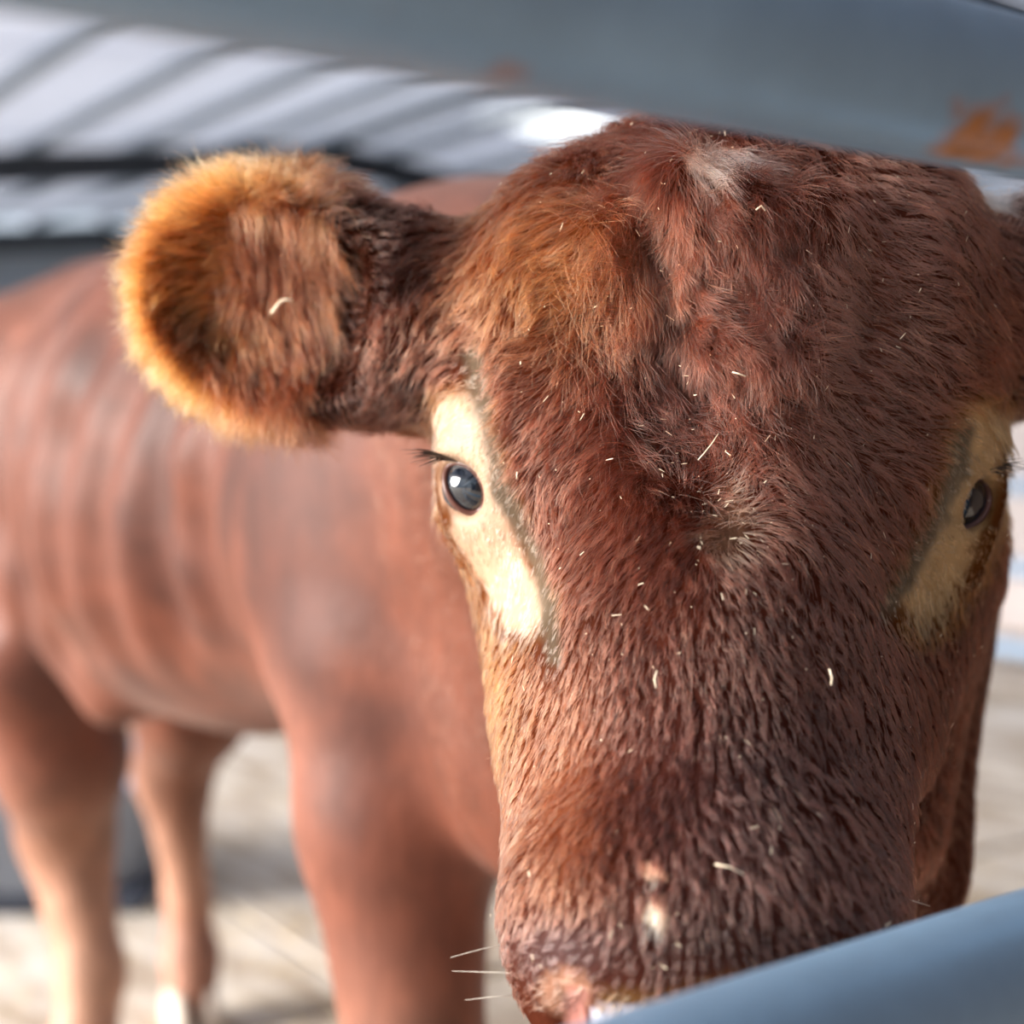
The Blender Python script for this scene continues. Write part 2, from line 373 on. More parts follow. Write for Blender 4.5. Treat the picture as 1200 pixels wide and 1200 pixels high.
# --- head (placed from where each feature sits in the face)
RC(P(732, 370, .875), P(960, 345, .875), 0.091, 0.093, 0.03)          # cranium
RC(P(855, 295, .92), (0.125, 1.02, 1.03), 0.085, 0.12, 0.05)           # poll to neck
E(P(676, 385, .835), (0.055, 0.05, 0.085), 0.04)                      # left forehead lobe
E(P(1005, 360, .835), (0.058, 0.05, 0.085), 0.04)                     # right forehead lobe
E(P(850, 235, .835), (0.060, 0.045, 0.050), 0.035)                    # poll swelling
E(P(985, 265, .85), (0.05, 0.04, 0.045), 0.03)
E(P(778, 262, .85), (0.042, 0.04, 0.036), 0.03)
RC(P(690, 560, .865), P(1000, 560, .865), 0.082, 0.082, 0.05)         # between the eyes
RC(P(838, 560, .825), P(828, 760, .775), 0.082, 0.080, 0.05)          # upper bridge
RC(P(828, 760, .775), P(822, 1020, .715), 0.078, 0.070, 0.04)         # lower bridge
RC(P(674, 720, .85), P(706, 1060, .735), 0.048, 0.036, 0.045)          # cheek bones running to the muzzle
RC(P(985, 720, .85), P(955, 1060, .735), 0.050, 0.038, 0.045)
RC(P(735, 840, .785), P(748, 1050, .730), 0.052, 0.047, 0.035)
RC(P(915, 840, .785), P(900, 1050, .730), 0.052, 0.047, 0.035)
E(P(820, 1090, .705), (0.080, 0.060, 0.064), 0.04)                    # muzzle
E(P(722, 1100, .695), (0.040, 0.042, 0.060), 0.03)
E(P(915, 1100, .695), (0.040, 0.042, 0.060), 0.03)
RC(P(825, 1150, .720), P(825, 1230, .735), 0.066, 0.060, 0.03)        # lips
RC(P(850, 640, .95), P(830, 1150, .79), 0.105, 0.055, 0.05)           # jaw
RC(P(1060, 640, .93), P(1010, 860, .84), 0.055, 0.04, 0.04)           # cheek muscles
RC(P(660, 660, .92), P(690, 880, .82), 0.050, 0.035, 0.04)
RC(P(1035, 700, .97), P(1000, 950, .93), 0.060, 0.055, 0.05)           # throat at the right
RC(P(1012, 650, 1.06), P(1005, 1000, 1.02), 0.082, 0.075, 0.05)
# valley down the middle of the forehead, temples beside the eyes
RC(P(772, 300, .750), P(800, 480, .740), 0.017, 0.018, 0.030, True)
RC(P(920, 230, .775), P(890, 330, .745), 0.008, 0.010, 0.022, True)
RC(P(800, 480, .735), P(835, 580, .722), 0.013, 0.004, 0.030, True)
# curly folds of the forelock
for (x0, y0, x1, y1, d, r) in ((800, 215, 830, 330, .775, .017), (870, 250, 900, 360, .772, .017), (840, 400, 930, 430, .765, .012), (715, 275, 760, 370, .785, .013), (955, 260, 940, 420, .775, .018), (1050, 310, 1075, 430, .80, .014)):
    RC(P(x0, y0, d-0.004), P(x1, y1, d-0.007), r, r*0.8, 0.022)
# eye regions: brow ridge and lids, then sockets
eyes = [(P(552, 571, .822), -1), (P(1126, 588, .830), 1)]
for (ec, s) in eyes:
    E(ec + np.array([-s*0.014, 0.018, 0.000]), (0.028, 0.034, 0.038), 0.03)
    RC(ec + np.array([-s*0.020, -0.006, 0.026]), ec + np.array([s*0.004, 0.002, 0.020]), 0.010, 0.009, 0.018)     # upper lid and brow
    RC(ec + np.array([-s*0.016, -0.010, -0.020]), ec + np.array([s*0.006, 0.002, -0.020]), 0.007, 0.006, 0.012)   # lower lid
    _l = nrm([-s*0.5, 0, -0.87]); _y = np.array([0, 1.0, 0]); RE = np.stack([_l, _y, np.cross(_l, _y)], 0)
    E(ec + np.array([s*0.004, -0.016, 0.0]), (0.0160, 0.032, 0.0105), 0.004, RE, True)
# ears: thick cupped leaves
def ear(base, tip, face, hgt, side):
    e1 = nrm(tip-base); e3 = nrm(face - e1*np.dot(face, e1)); e2 = np.cross(e3, e1)
    R = np.stack([e1, e2, e3], 0); L = np.linalg.norm(tip-base); m = base + (tip-base)*0.55
    E(m, (L*0.48, hgt, 0.034), 0.03, R)
    E(base + e1*0.035, (0.085, hgt*0.78, 0.036), 0.03, R)
    RC(base - e1*0.05, base + e1*0.03, 0.056, 0.048, 0.03)
    E(m + e1*0.012 + e3*0.030, (L*0.44, hgt*0.80, 0.034), 0.012, R, True)
    return m, R, L
earL = ear(P(520, 385, .885), P(172, 325, .90), np.array([-0.25, -1, -0.10]), 0.073, -1)
earR = ear(P(1150, 370, .885), P(1480, 330, .93), np.array([0.45, -1, -0.10]), 0.070, 1)
# nostrils
for s, x in ((-1, 676), (1, 940)):
    RC(P(x, 1185, .655), P(x+s*14, 1225, .66), 0.007, 0.009, 0.008, True)

def sstep(a, b, x):
    t = np.clip((x-a)/(b-a), 0, 1); return t*t*(3-2*t)
def axis(segs):
    out = [segs[0][0]]
    for (lo, hi, st) in segs:
        n = max(1, int(round((hi-lo)/st))); out += list(lo + (hi-lo)*np.arange(1, n+1)/n)
    return np.array(out, np.float32)
FS = 0.0046
gx = axis([(-1.20, -0.27, 0.014), (-0.27, 0.47, FS), (0.47, 0.62, 0.014)])
gy = axis([(0.52, 1.0, FS), (1.0, 2.95, 0.014)])
gz = axis([(0.0, 0.72, 0.012), (0.72, 1.30, FS), (1.30, 1.42, 0.012)])
F = np.full((len(gx), len(gy), len(gz)), 1.0, np.float32)
def build_field():
    for (kind, a, b, c, k, sub) in ops:
        if kind == 'e': rad = float(np.max(b)); lo = a-rad; hi = a+rad
        else: rr = max(c); lo = np.minimum(a, b)-rr; hi = np.maximum(a, b)+rr
        mg = k + 0.03; lo = lo-mg; hi = hi+mg
        sl = []
        for g_, l_, h_ in ((gx, lo[0], hi[0]), (gy, lo[1], hi[1]), (gz, lo[2], hi[2])):
            i0 = max(0, np.searchsorted(g_, l_)-1); i1 = min(len(g_), np.searchsorted(g_, h_)+1); sl.append(slice(i0, i1))
        if any(s.stop <= s.start for s in sl): continue
        X = gx[sl[0]][:, None, None]; Y = gy[sl[1]][None, :, None]; Z = gz[sl[2]][None, None, :]
        if kind == 'e':
            dx, dy, dz = X-a[0], Y-a[1], Z-a[2]
            if c is not None:
                u = c[0, 0]*dx+c[0, 1]*dy+c[0, 2]*dz; v = c[1, 0]*dx+c[1, 1]*dy+c[1, 2]*dz; w = c[2, 0]*dx+c[2, 1]*dy+c[2, 2]*dz
            else: u, v, w = dx, dy, dz
            k0 = np.sqrt((u/b[0])**2+(v/b[1])**2+(w/b[2])**2)+1e-6
            k1 = np.sqrt((u/b[0]**2)**2+(v/b[1]**2)**2+(w/b[2]**2)**2)+1e-6
            d = k0*(k0-1)/k1
        else:
            ab = b-a; L2 = float(ab@ab)+1e-9
            t = np.clip(((X-a[0])*ab[0]+(Y-a[1])*ab[1]+(Z-a[2])*ab[2])/L2, 0, 1)
            d = np.sqrt((X-a[0]-ab[0]*t)**2+(Y-a[1]-ab[1]*t)**2+(Z-a[2]-ab[2]*t)**2) - (c[0]+(c[1]-c[0])*t)
        f = F[sl[0], sl[1], sl[2]]
        if sub:
            h = np.maximum(k-np.abs(-d-f), 0)/max(k, 1e-6); F[sl[0], sl[1], sl[2]] = np.maximum(f, -d)+h*h*k*0.25
        elif k > 0:
            h = np.maximum(k-np.abs(d-f), 0)/k; F[sl[0], sl[1], sl[2]] = np.minimum(f, d)-h*h*k*0.25
        else: F[sl[0], sl[1], sl[2]] = np.minimum(f, d)
build_field()

def surface_nets(F):
    S = F < 0; nx, ny, nz = F.shape
    cnt = np.zeros((nx-1, ny-1, nz-1), np.int8)
    for dx in (0, 1):
        for dy in (0, 1):
            for dz in (0, 1): cnt += S[dx:nx-1+dx, dy:ny-1+dy, dz:nz-1+dz]
    act = (cnt > 0) & (cnt < 8); idx = np.argwhere(act); vid = np.full(act.shape, -1, np.int32); vid[act] = np.arange(len(idx))
    acc = np.zeros((len(idx), 3)); w = np.zeros(len(idx)); G = (gx, gy, gz)
    for ax in range(3):
        o1, o2 = [i for i in range(3) if i != ax]
        for p in (0, 1):
            for q in (0, 1):
                a = idx.copy(); a[:, o1] += p; a[:, o2] += q; b = a.copy(); b[:, ax] += 1
                fa = F[a[:, 0], a[:, 1], a[:, 2]]; fb = F[b[:, 0], b[:, 1], b[:, 2]]
                m = (fa < 0) != (fb < 0); t = np.where(m, fa/np.where(m, fa-fb, 1), 0)
                pa = np.stack([G[i][a[:, i]] for i in range(3)], 1); pb = np.stack([G[i][b[:, i]] for i in range(3)], 1)
                acc[m] += (pa+(pb-pa)*t[:, None])[m]; w += m
    V = acc/w[:, None]; Q = []
    for ax in range(3):
        o1, o2 = [(1, 2), (2, 0), (0, 1)][ax]
        sh = [slice(None)]*3; sh2 = [slice(None)]*3; sh[ax] = slice(0, -1); sh2[ax] = slice(1, None)
        A = S[tuple(sh)]; Bb = S[tuple(sh2)]
        e = np.argwhere(A != Bb); ok = (e[:, o1] > 0) & (e[:, o2] > 0) & (e[:, o1] < F.shape[o1]-1) & (e[:, o2] < F.shape[o2]-1); e = e[ok]
        fl = A[e[:, 0], e[:, 1], e[:, 2]]
        def c(p, q):
            z = e.copy(); z[:, o1] -= p; z[:, o2] -= q; return vid[z[:, 0], z[:, 1], z[:, 2]]
        q = np.stack([c(1, 1), c(0, 1), c(0, 0), c(1, 0)], 1)
        q[~fl] = q[~fl][:, ::-1]; Q.append(q)
    return V, np.concatenate(Q)
V, Q = surface_nets(F)
# light smoothing
def smooth(V, Q, it, lam=0.5):
    E_ = np.concatenate([Q[:, [0, 1]], Q[:, [1, 2]], Q[:, [2, 3]], Q[:, [3, 0]]])
    for _ in range(it):
        acc = np.zeros_like(V); n = np.zeros(len(V))
        for ax in range(3):
            acc[:, ax] = np.bincount(E_[:, 0], V[E_[:, 1], ax], len(V)) + np.bincount(E_[:, 1], V[E_[:, 0], ax], len(V))
        n = np.bincount(E_[:, 0], minlength=len(V)) + np.bincount(E_[:, 1], minlength=len(V))
        V = V + lam*(acc/np.maximum(n, 1)[:, None]-V)
    return V
V = smooth(V, Q, 2, 0.6)
# ribs and skin folds on the barrel (real relief, along the flank)
_al = (V-C0)@BV; _pe = (V-C0)@PV
_m = sstep(0.30, 0.45, _al)*sstep(1.2, 1.0, _al)*sstep(0.16, 0.22, np.abs(_pe))*sstep(0.66, 0.76, V[:, 2])*sstep(1.24, 1.10, V[:, 2])
V = V + PV*(np.sign(_pe)*_m*(0.008*np.sin((_al+0.25*(V[:, 2]-1))*2*math.pi/0.105 + 2*vnoise(V, 0.25, 91))+0.009*vnoise(V, 0.09, 92)))[:, None]

# ---- coat colours, in face-plane coordinates fixed to the head
def lin(c): return np.array(srgb(*c))
def G2(px, py, cx, cy, rx, ry, rot=0):
    a = math.radians(rot); dx = px-cx; dy = py-cy; u = dx*math.cos(a)+dy*math.sin(a); v = -dx*math.sin(a)+dy*math.cos(a)
    return np.exp(-((u/rx)**2+(v/ry)**2))
def seg(px, py, x0, y0, x1, y1):
    ux, uy = x1-x0, y1-y0; t = np.clip(((px-x0)*ux+(py-y0)*uy)/(ux*ux+uy*uy), 0, 1)
    return np.hypot(px-x0-ux*t, py-y0-uy*t), t
def coat(p):
    px, py, d = proj(p); n = len(p)
    nz = vnoise(p, 0.03, 3); nf = vnoise(p, 0.008, 5)
    col = np.tile(lin((112, 61, 43)), (n, 1))
    def mixc(c, w):
        nonlocal col
        w = np.clip(w, 0, 1)[:, None]; col = col*(1-w)+lin(c)*w
    head = d < 1.02
    hp = head.astype(float)
    # body: dark patches of coat, paler low legs and belly
    mixc((74, 38, 29), (1-hp)*sstep(0.0, 0.7, vnoise(p, 0.13, 8)+0.4*vnoise(p, 0.05, 28))*0.7)
    mixc((206, 158, 130), (1-hp)*sstep(0.60, 0.2, p[:, 2])*0.85)
    mixc((150, 98, 80), (1-hp)*sstep(0.0, 0.7, vnoise(p, 0.22, 18))*0.6)
    mixc((92, 46, 34), (1-hp)*G2(px, py, 230, 930, 50, 60)*0.5)
    # face
    mixc((92, 45, 31), hp)
    mixc((150, 84, 42), hp*G2(px, py, 640, 310, 110, 90)*0.75)
    mixc((58, 26, 19), hp*G2(px, py, 775, 450, 48, 150)*0.8)
    mixc((64, 28, 20), hp*G2(px, py, 905, 300, 24, 90, 10)*0.6)
    mixc((96, 46, 28), hp*G2(px, py, 1080, 520, 60, 200)*0.6)
    mixc((80, 48, 44), hp*G2(px, py, 850, 960, 150, 190)*0.75)
    mixc((156, 88, 58), hp*G2(px, py, 650, 930, 55, 160)*0.7)
    mixc((150, 82, 36), hp*G2(px, py, 575, 800, 40, 110)*0.75)
    mixc((110, 88, 88), hp*G2(px, py, 660, 1110, 60, 35)*0.7)
    mixc((66, 46, 42), hp*G2(px, py, 880, 1110, 160, 45)*0.6)
    # eye patches
    for (pts, c1, c2) in ((((540, 500), (552, 560), (575, 640), (610, 710)), (196, 162, 132), (146, 84, 42)), (((1150, 505), (1140, 560), (1115, 640), (1080, 700)), (176, 138, 92), (128, 76, 32))):
        dm = np.full(n, 1e9)
        for (a, b, ww) in zip(pts[:-1], pts[1:], (1.05, 1.0, 0.95)):
            ds, t = seg(px, py, a[0], a[1], b[0], b[1]); dm = np.minimum(dm, ds/ww)
        dm = dm + nf*8 + nz*8
        on = hp*(d < 0.95)
        mixc(c2, on*sstep(62, 36, dm)*0.8); mixc(c1, on*sstep(42, 20, dm))
    for pts in (((556, 415), (568, 500), (592, 585), (622, 640), (642, 700), (650, 770)), ((1132, 500), (1112, 580), (1078, 650), (1040, 710))):
        dm = np.full(n, 1e9)
        for a, b in zip(pts[:-1], pts[1:]):
            ds, t = seg(px, py, a[0], a[1], b[0], b[1]); dm = np.minimum(dm, ds)
        mixc((128, 112, 92), hp*(d < .95)*sstep(19, 3, dm + nf*6+nz*3)*0.85)
    # pale marks and one painted highlight
    mixc((226, 190, 160), hp*sstep(1.2, 0.5, ((px-765)/11)**2+((py-1022)/10)**2 + nf*0.3))
    mixc((240, 226, 200), hp*sstep(1.3, 0.5, ((px-769)/13)**2+((py-1072)/20)**2 + nf*0.3))
    mixc((214, 182, 164), hp*sstep(1.4, 0.2, ((px-842)/34)**2+((py-186)/30)**2 + nf*0.7)*0.9)
    mixc((150, 128, 104), hp*sstep(1.3, 0.2, ((px-850)/28)**2+((py-612)/50)**2 + nf*0.9)*0.28)
    mixc((142, 90, 74), hp*G2(px, py, 1010, 390, 85, 190, 5)*0.55)  # highlight on the right forehead lobe, painted into the coat
    # muzzle rim and nose pad
    mixc((164, 116, 92), hp*sstep(1.3, 0.5, ((px-664)/34)**2+((py-1162)/30)**2 + nf*0.2))
    mixc((132, 92, 54), hp*sstep(26, 8, np.abs(py-(1178-(px-740)*0.10)+nf*6))*(px > 700)*(px < 960))
    mixc((186, 190, 206), hp*(d < 0.8)*sstep(0, 14, py-(1176-(px-700)*0.04)+nf*4)*sstep(688, 698, px)*sstep(985, 960, px))
    mixc((178, 120, 108), hp*(d < .8)*sstep(1152, 1164, py)*sstep(660, 666, px)*sstep(690, 684, px))
    # ears: golden rims
    for (m, R, L) in (earL, earR):
        q = (p-m)@R.T; r = np.sqrt((q[:, 0]/(L*0.5))**2+(q[:, 1]/0.066)**2)
        inside = (q[:, 0] > -0.15) & (q[:, 0] < L*0.62) & (np.abs(q[:, 1]) < 0.085) & (np.abs(q[:, 2]) < 0.05)
        out = sstep(-0.02, 0.035, q[:, 0])*inside
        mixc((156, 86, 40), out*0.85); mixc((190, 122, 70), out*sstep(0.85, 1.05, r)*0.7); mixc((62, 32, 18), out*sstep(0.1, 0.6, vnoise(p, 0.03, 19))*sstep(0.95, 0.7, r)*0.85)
        mixc((50, 24, 16), inside*sstep(0.0, -0.035, q[:, 0])*sstep(-0.14, -0.09, q[:, 0])*0.9)  # shade at the ear base, put into the coat colour
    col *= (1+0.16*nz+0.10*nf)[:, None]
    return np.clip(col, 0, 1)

def skin_mat():
    m, nt, b = mat('red brown coat'); nt.links.new
    at = nt.nodes.new('ShaderNodeAttribute'); at.attribute_name = 'coat'
    n = noise(nt, 26, 6, vec_scale=(1, 1, 0.45)); n2 = noise(nt, 260, 3, vec_scale=(1, 1, 0.3))
    r = ramp(nt, n.outputs['Fac'], [(0.3, (0.72, 0.70, 0.70)), (0.7, (1.15, 1.13, 1.13))])
    mx = nt.nodes.new('ShaderNodeMix'); mx.data_type = 'RGBA'; mx.blend_type = 'MULTIPLY'; mx.inputs[0].default_value = 1
    nt.links.new(at.outputs['Color'], mx.inputs[6]); nt.links.new(r.outputs[0], mx.inputs[7]); nt.links.new(mx.outputs[2], b.inputs['Base Color'])
    b.inputs['Roughness'].default_value = 0.55
    for (sock, full) in (('Specular IOR Level', 0.35), ('Sheen Weight', 0.12)):      # bare skin under long hair is matt
        mr = nt.nodes.new('ShaderNodeMapRange'); mr.inputs['From Min'].default_value = 0.5; mr.inputs['From Max'].default_value = 1.0; mr.inputs['To Min'].default_value = 0.0; mr.inputs['To Max'].default_value = full
        nt.links.new(at.outputs['Alpha'], mr.inputs['Value']); nt.links.new(mr.outputs[0], b.inputs[sock])
    b.inputs['Sheen Roughness'].default_value = 0.4
    b.inputs['Sheen Tint'].default_value = (1.0, 0.84, 0.74, 1)
    bump(nt, b, n2.outputs['Fac'], 0.35, 0.003)
    return m
M_skin = skin_mat()

root = empty('bull', (-0.25, 1.85, 0.0))
tag(root, 'red-brown bull with cream patches round the eyes, standing behind the pipe gate', 'cow')
OFF = np.array([-0.25, 1.85, 0.0])
me = bpy.data.meshes.new('body')
me.from_pydata((V-OFF).tolist(), [], Q.tolist()); me.update()
me.polygons.foreach_set('use_smooth', np.ones(len(me.polygons), bool))
body = link('body', me, M_skin, root)
ca = me.color_attributes.new('coat', 'FLOAT_COLOR', 'POINT')
cc_ = np.ones((len(V), 4), np.float32); _ct = coat(V); _px, _py, _d = proj(V)
_under = (1-0.50*sstep(1.25, 1.02, _d)*sstep(0.30, 0.16, _ct@np.array([0.3, 0.6, 0.1])))          # skin colour darkened under the long coat of the head, deepening shade in gaps
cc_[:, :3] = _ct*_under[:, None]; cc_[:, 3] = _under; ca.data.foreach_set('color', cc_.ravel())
VN = np.empty(len(V)*3, np.float32); me.vertices.foreach_get('normal', VN); VN = VN.reshape(-1, 3).astype(float)
print('cow verts', len(V))
# ------------------------------------------------------------------ coat hair: real strands, combed as in the photo
def hair_mat(name, rough=0.30, gain=1.0, spec=0.5):
    m = bpy.data.materials.new(name); m.use_nodes = True; nt = m.node_tree; nt.nodes.clear()
    o = nt.nodes.new('ShaderNodeOutputMaterial'); h = nt.nodes.new('ShaderNodeBsdfHairPrincipled')
    h.model = 'CHIANG'; h.parametrization = 'COLOR'
    at = nt.nodes.new('ShaderNodeAttribute'); at.attribute_name = 'tint'
    nt.links.new(at.outputs['Color'], h.inputs['Color'])
    h.inputs['Roughness'].default_value = rough; h.inputs['Radial Roughness'].default_value = 0.5
    h.inputs['Coat'].default_value = 0.0; h.inputs['IOR'].default_value = 1.5; h.inputs['Random Roughness'].default_value = 0.2
    nt.links.new(h.outputs[0], o.inputs[0]); return m
M_hair = hair_mat('fur strands')

T = np.concatenate([Q[:, [0, 1, 2]], Q[:, [0, 2, 3]]])
TA = 0.5*np.linalg.norm(np.cross(V[T[:, 1]]-V[T[:, 0]], V[T[:, 2]]-V[T[:, 0]]), axis=1)
def roots(N, wfun):
    cen = V[T].mean(1); w = TA*wfun(cen); w = w/w.sum()
    ti = rng.choice(len(T), N, p=w); u = rng.random((N, 2)); fl = u.sum(1) > 1; u[fl] = 1-u[fl]
    a = T[ti]; w0 = (1-u.sum(1))[:, None]
    p = V[a[:, 0]]*w0 + V[a[:, 1]]*u[:, :1] + V[a[:, 2]]*u[:, 1:]
    nn = VN[a[:, 0]]*w0 + VN[a[:, 1]]*u[:, :1] + VN[a[:, 2]]*u[:, 1:]
    return p, nn/np.linalg.norm(nn, axis=1)[:, None]
def unit(v): return v/np.maximum(np.linalg.norm(v, axis=1), 1e-9)[:, None]
def strands(name, p, n, d, length, col, rad, lift=0.35, curl=0.2, npt=5, m=M_hair, gravity=0.0, parent=None, clump=0.0, cell=0.006):
    N = len(p); p0 = p
    if clump:
        key = np.floor((p + vnoise3(p, 0.02, 77)*0.004)/cell).astype(np.int64); key = key[:, 0]*4000037 + key[:, 1]*2003 + key[:, 2]
        _, inv = np.unique(key, return_inverse=True); inv = inv.ravel(); K = inv.max()+1; cn = np.bincount(inv, minlength=K)
        cen = np.stack([np.bincount(inv, p[:, i], K)/cn for i in range(3)], 1)[inv]
        cr = rng.normal(0, 1, (K, 3))[inv]; d = unit(d) + cr*0.16; col = col*np.clip(1+0.27*rng.normal(0, 1, K)[inv], 0.45, 1.7)[:, None]; lift = np.broadcast_to(lift, N)*(1+0.25*cr[:, 0])
        pull = cen - p; pull = pull - n*np.sum(pull*n, 1)[:, None]
    d = unit(d - n*np.sum(d*n, 1)[:, None])
    pts = np.empty((N, npt, 3)); rr = np.empty((N, npt))
    side = np.cross(n, d); ph = rng.uniform(-1, 1, N)
    lift = np.broadcast_to(lift, N)
    pos = p - n*0.001; pts[:, 0] = pos; h = length/(npt-1)
    for k in range(1, npt):
        t = k/(npt-1)
        dirv = unit(d + n*(lift*(1.6-1.5*t))[:, None] + side*(ph*curl*t*1.5)[:, None] + np.array([0, 0, -gravity*t]))
        pos = pos + dirv*h[:, None]
        if clump: pos = pos + pull*(clump/(npt-1))
        pts[:, k] = pos
    for k in range(npt): rr[:, k] = rad*(1-0.75*(k/(npt-1))**1.5)
    cu = bpy.data.hair_curves.new(name); cu.add_curves([npt]*N)
    cu.points.foreach_set('position', (pts-OFF).astype(np.float32).ravel())
    ra = cu.attributes.get('radius') or cu.attributes.new('radius', 'FLOAT', 'POINT'); ra.data.foreach_set('value', rr.astype(np.float32).ravel())
    ta = cu.attributes.new('tint', 'FLOAT_COLOR', 'CURVE'); c4 = np.ones((N, 4), np.float32); c4[:, :3] = col; ta.data.foreach_set('color', c4.ravel())
    cu.materials.append(m)
    o = bpy.data.objects.new(name, cu); C.objects.link(o); o.parent = parent or root; o['kind'] = 'stuff'; return o

eyeC = [e for e, s in eyes]
def ear_coords(p):
    best = None
    for (m, R, L) in (earL, earR):
        q = (p-m)@R.T; ins = (q[:, 0] > -0.07) & (q[:, 0] < L*0.66) & (np.abs(q[:, 1]) < 0.085) & (np.abs(q[:, 2]) < 0.06)
        if best is None: best = [ins, q, np.full(len(p), L)]
        else:
            for i in (1, 2):
                best[i] = np.where(ins[:, None] if i == 1 else ins, q if i == 1 else L, best[i])
            best[0] = best[0] | ins
    return best
def headw(c):
    px, py, d = proj(c)
    w = (d < 1.0).astype(float)*1.0 + ((d >= 1.0) & (d < 1.25))*0.25
    back = ((d > 0.93) & (d < 1.0)); w[back] *= 0.5
    w[(d < 0.93) & (py > 640)] *= 1.5
    ins, q, L = ear_coords(c); w[ins] = 1.2
    for e in eyeC: w *= np.linalg.norm(c-e, axis=1) > 0.0215
    w[(py > 1182) & (d < 0.80)] = 0
    w[(px > 684) & (py > 1160-(px-690)*0.0) & (px < 712) & (d < .8)] = 0
    return w
def face_dir(p):
    px, py, d = proj(p)
    mid = 835 - (py-140)*0.02
    x = (px-mid)/250
    down = sstep(480, 800, py)
    # forehead: combed outwards from the middle, arcing down at the sides; bridge: combed down
    dx = np.tanh(x*2.2)*(1-down*0.72); dy = 0.25 + 0.5*np.abs(x)*(py < 600) + down*1.0
    up = sstep(330, 160, py); dy = dy*(1-up) + up*0.9; dx = dx*(1-up*0.6)
    # below the whorl on the left the hair slants down and out
    nx = vnoise3(p, 0.035, 2); ny = vnoise3(p, 0.011, 9)
    fur = (1-sstep(600, 760, py))
    v = np.stack([dx, -0.15*np.ones_like(dx), -dy], 1) + nx*(0.22+0.55*fur)[:, None] + ny*(0.12+0.30*fur)[:, None]
    # muzzle flares outwards
    mz = sstep(1040, 1120, py)[:, None]; v = v*(1-mz) + mz*np.stack([np.tanh(x)*1.5, -0.1+0*x, -0.6+0*x], 1)
    return v
def fur():
    N = 270000
    p, n = roots(N, headw); px, py, d = proj(p)
    dr = face_dir(p)
    L = np.full(N, 0.0105)
    front = (d < 0.93)
    fh = front*(1-sstep(560, 720, py)); L += fh*0.0065
    L += front*np.exp(-((px-800)/120)**2-((py-320)/150)**2)*0.006
    L -= front*sstep(1020, 1120, py)*0.004
    c = coat(p)
    for e in eyeC:
        r = np.linalg.norm(p-e, axis=1); L = np.where(r < 0.045, np.minimum(L, 0.0035+ (r-0.02)*0.12), L)
    lum = c@np.array([0.3, 0.6, 0.1]); L = np.where((lum > 0.3) & front, np.minimum(L, 0.0075), L)
    for pts_ in (((556, 415), (568, 500), (592, 585), (622, 640), (642, 700), (650, 770)), ((1132, 500), (1112, 580), (1078, 650), (1040, 710))):
        for a_, b_ in zip(pts_[:-1], pts_[1:]):
            ds_, _t = seg(px, py, a_[0], a_[1], b_[0], b_[1]); L = np.where((ds_ < 24) & front, np.minimum(L, 0.0035+0.0003*ds_), L)
    ins, q, eL = ear_coords(p)
    r = np.sqrt((q[:, 0]/(eL*0.5))**2+(q[:, 1]/0.066)**2)
    outv = (p - np.where((px < 600)[:, None], earL[0], earR[0]))
    ed = unit(outv) + np.array([0, 0, -0.55]) + vnoise3(p, 0.02, 4)*0.5 + vnoise3(p, 0.008, 6)*0.3
    dr = np.where(ins[:, None], ed, dr)
    L = np.where(ins, np.where(q[:, 0] > -0.03, 0.018+0.008*(r > 0.85), 0.011), L)
    L *= rng.uniform(0.65, 1.2, N)*(1+0.25*vnoise(p, 0.012, 7))
    nb = vnoise(p, 0.006, 15); rb_ = rng.normal(0, 0.24, N)
    col = c*np.clip(1+0.22*nb+rb_, 0.35, 1.8)[:, None]
    old = rng.random(N) < 0.035; col[old] = col[old]*0.5+np.array(srgb(210, 150, 110))*0.5
    lift = 0.30 + 0.25*fh + 0.2*ins + 0.16*front*sstep(680, 800, py)
    strands('fur', p, n, dr, L, np.clip(col, 0, 0.95), 0.00017, lift, 0.25, 5, parent=body, clump=0.68, cell=0.0060)
fur()
def ear_tufts():
    for (m, R, eL) in (earL, earR):
        def w(c):
            q = (c-m)@R.T
            return ((np.abs(q[:, 0]+0.004+0.02*vnoise(c, 0.03, 88)) < 0.034) & (np.abs(q[:, 1]-0.0) < 0.062) & (q[:, 2] > -0.03) & (q[:, 2] < 0.035))*1.0
        N = 5500; p, n = roots(N, w)
        q = (p-m)@R.T
        dr = np.array([0.12, -0.25, -1.0]) + vnoise3(p, 0.02, 31)*0.35 + vnoise3(p, 0.006, 33)*0.25
        L = rng.uniform(0.018, 0.042, N)
        c = np.tile(lin((112, 54, 30)), (N, 1)); g = sstep(0.1, 0.7, vnoise(p, 0.012, 40))[:, None]; c = c*(1-g)+lin((168, 96, 56))*g
        c *= np.clip(rng.normal(1, 0.2, N), 0.5, 1.6)[:, None]
        strands('ear_tuft', p, n, dr, L, np.clip(c, 0, .95), 0.00016, 0.5, 0.3, 7, gravity=0.2, parent=body, clump=0.8, cell=0.007)
        # soft fringe round the rim
        def w2(c):
            q = (c-m)@R.T; r = np.sqrt((q[:, 0]/(eL*0.5))**2+(q[:, 1]/0.066)**2)
            return ((r > 0.82) & (q[:, 0] > -0.03) & (np.abs(q[:, 2]) < 0.04) & (r < 1.3))*1.0
        N = 9000; p, n = roots(N, w2)
        dr = unit(p-m)*0.9 + vnoise3(p, 0.015, 51)*0.5 + np.array([0, 0, -0.25]); c = coat(p)
        c = c*0.7 + lin((214, 150, 92))*0.3; c *= np.clip(rng.normal(1, 0.15, N), 0.5, 1.5)[:, None]
        strands('ear_fringe', p, n, dr, rng.uniform(0.012, 0.026, N), np.clip(c, 0, .95), 0.00014, 0.6, 0.5, 6, parent=body, clump=0.7, cell=0.006)
ear_tufts()
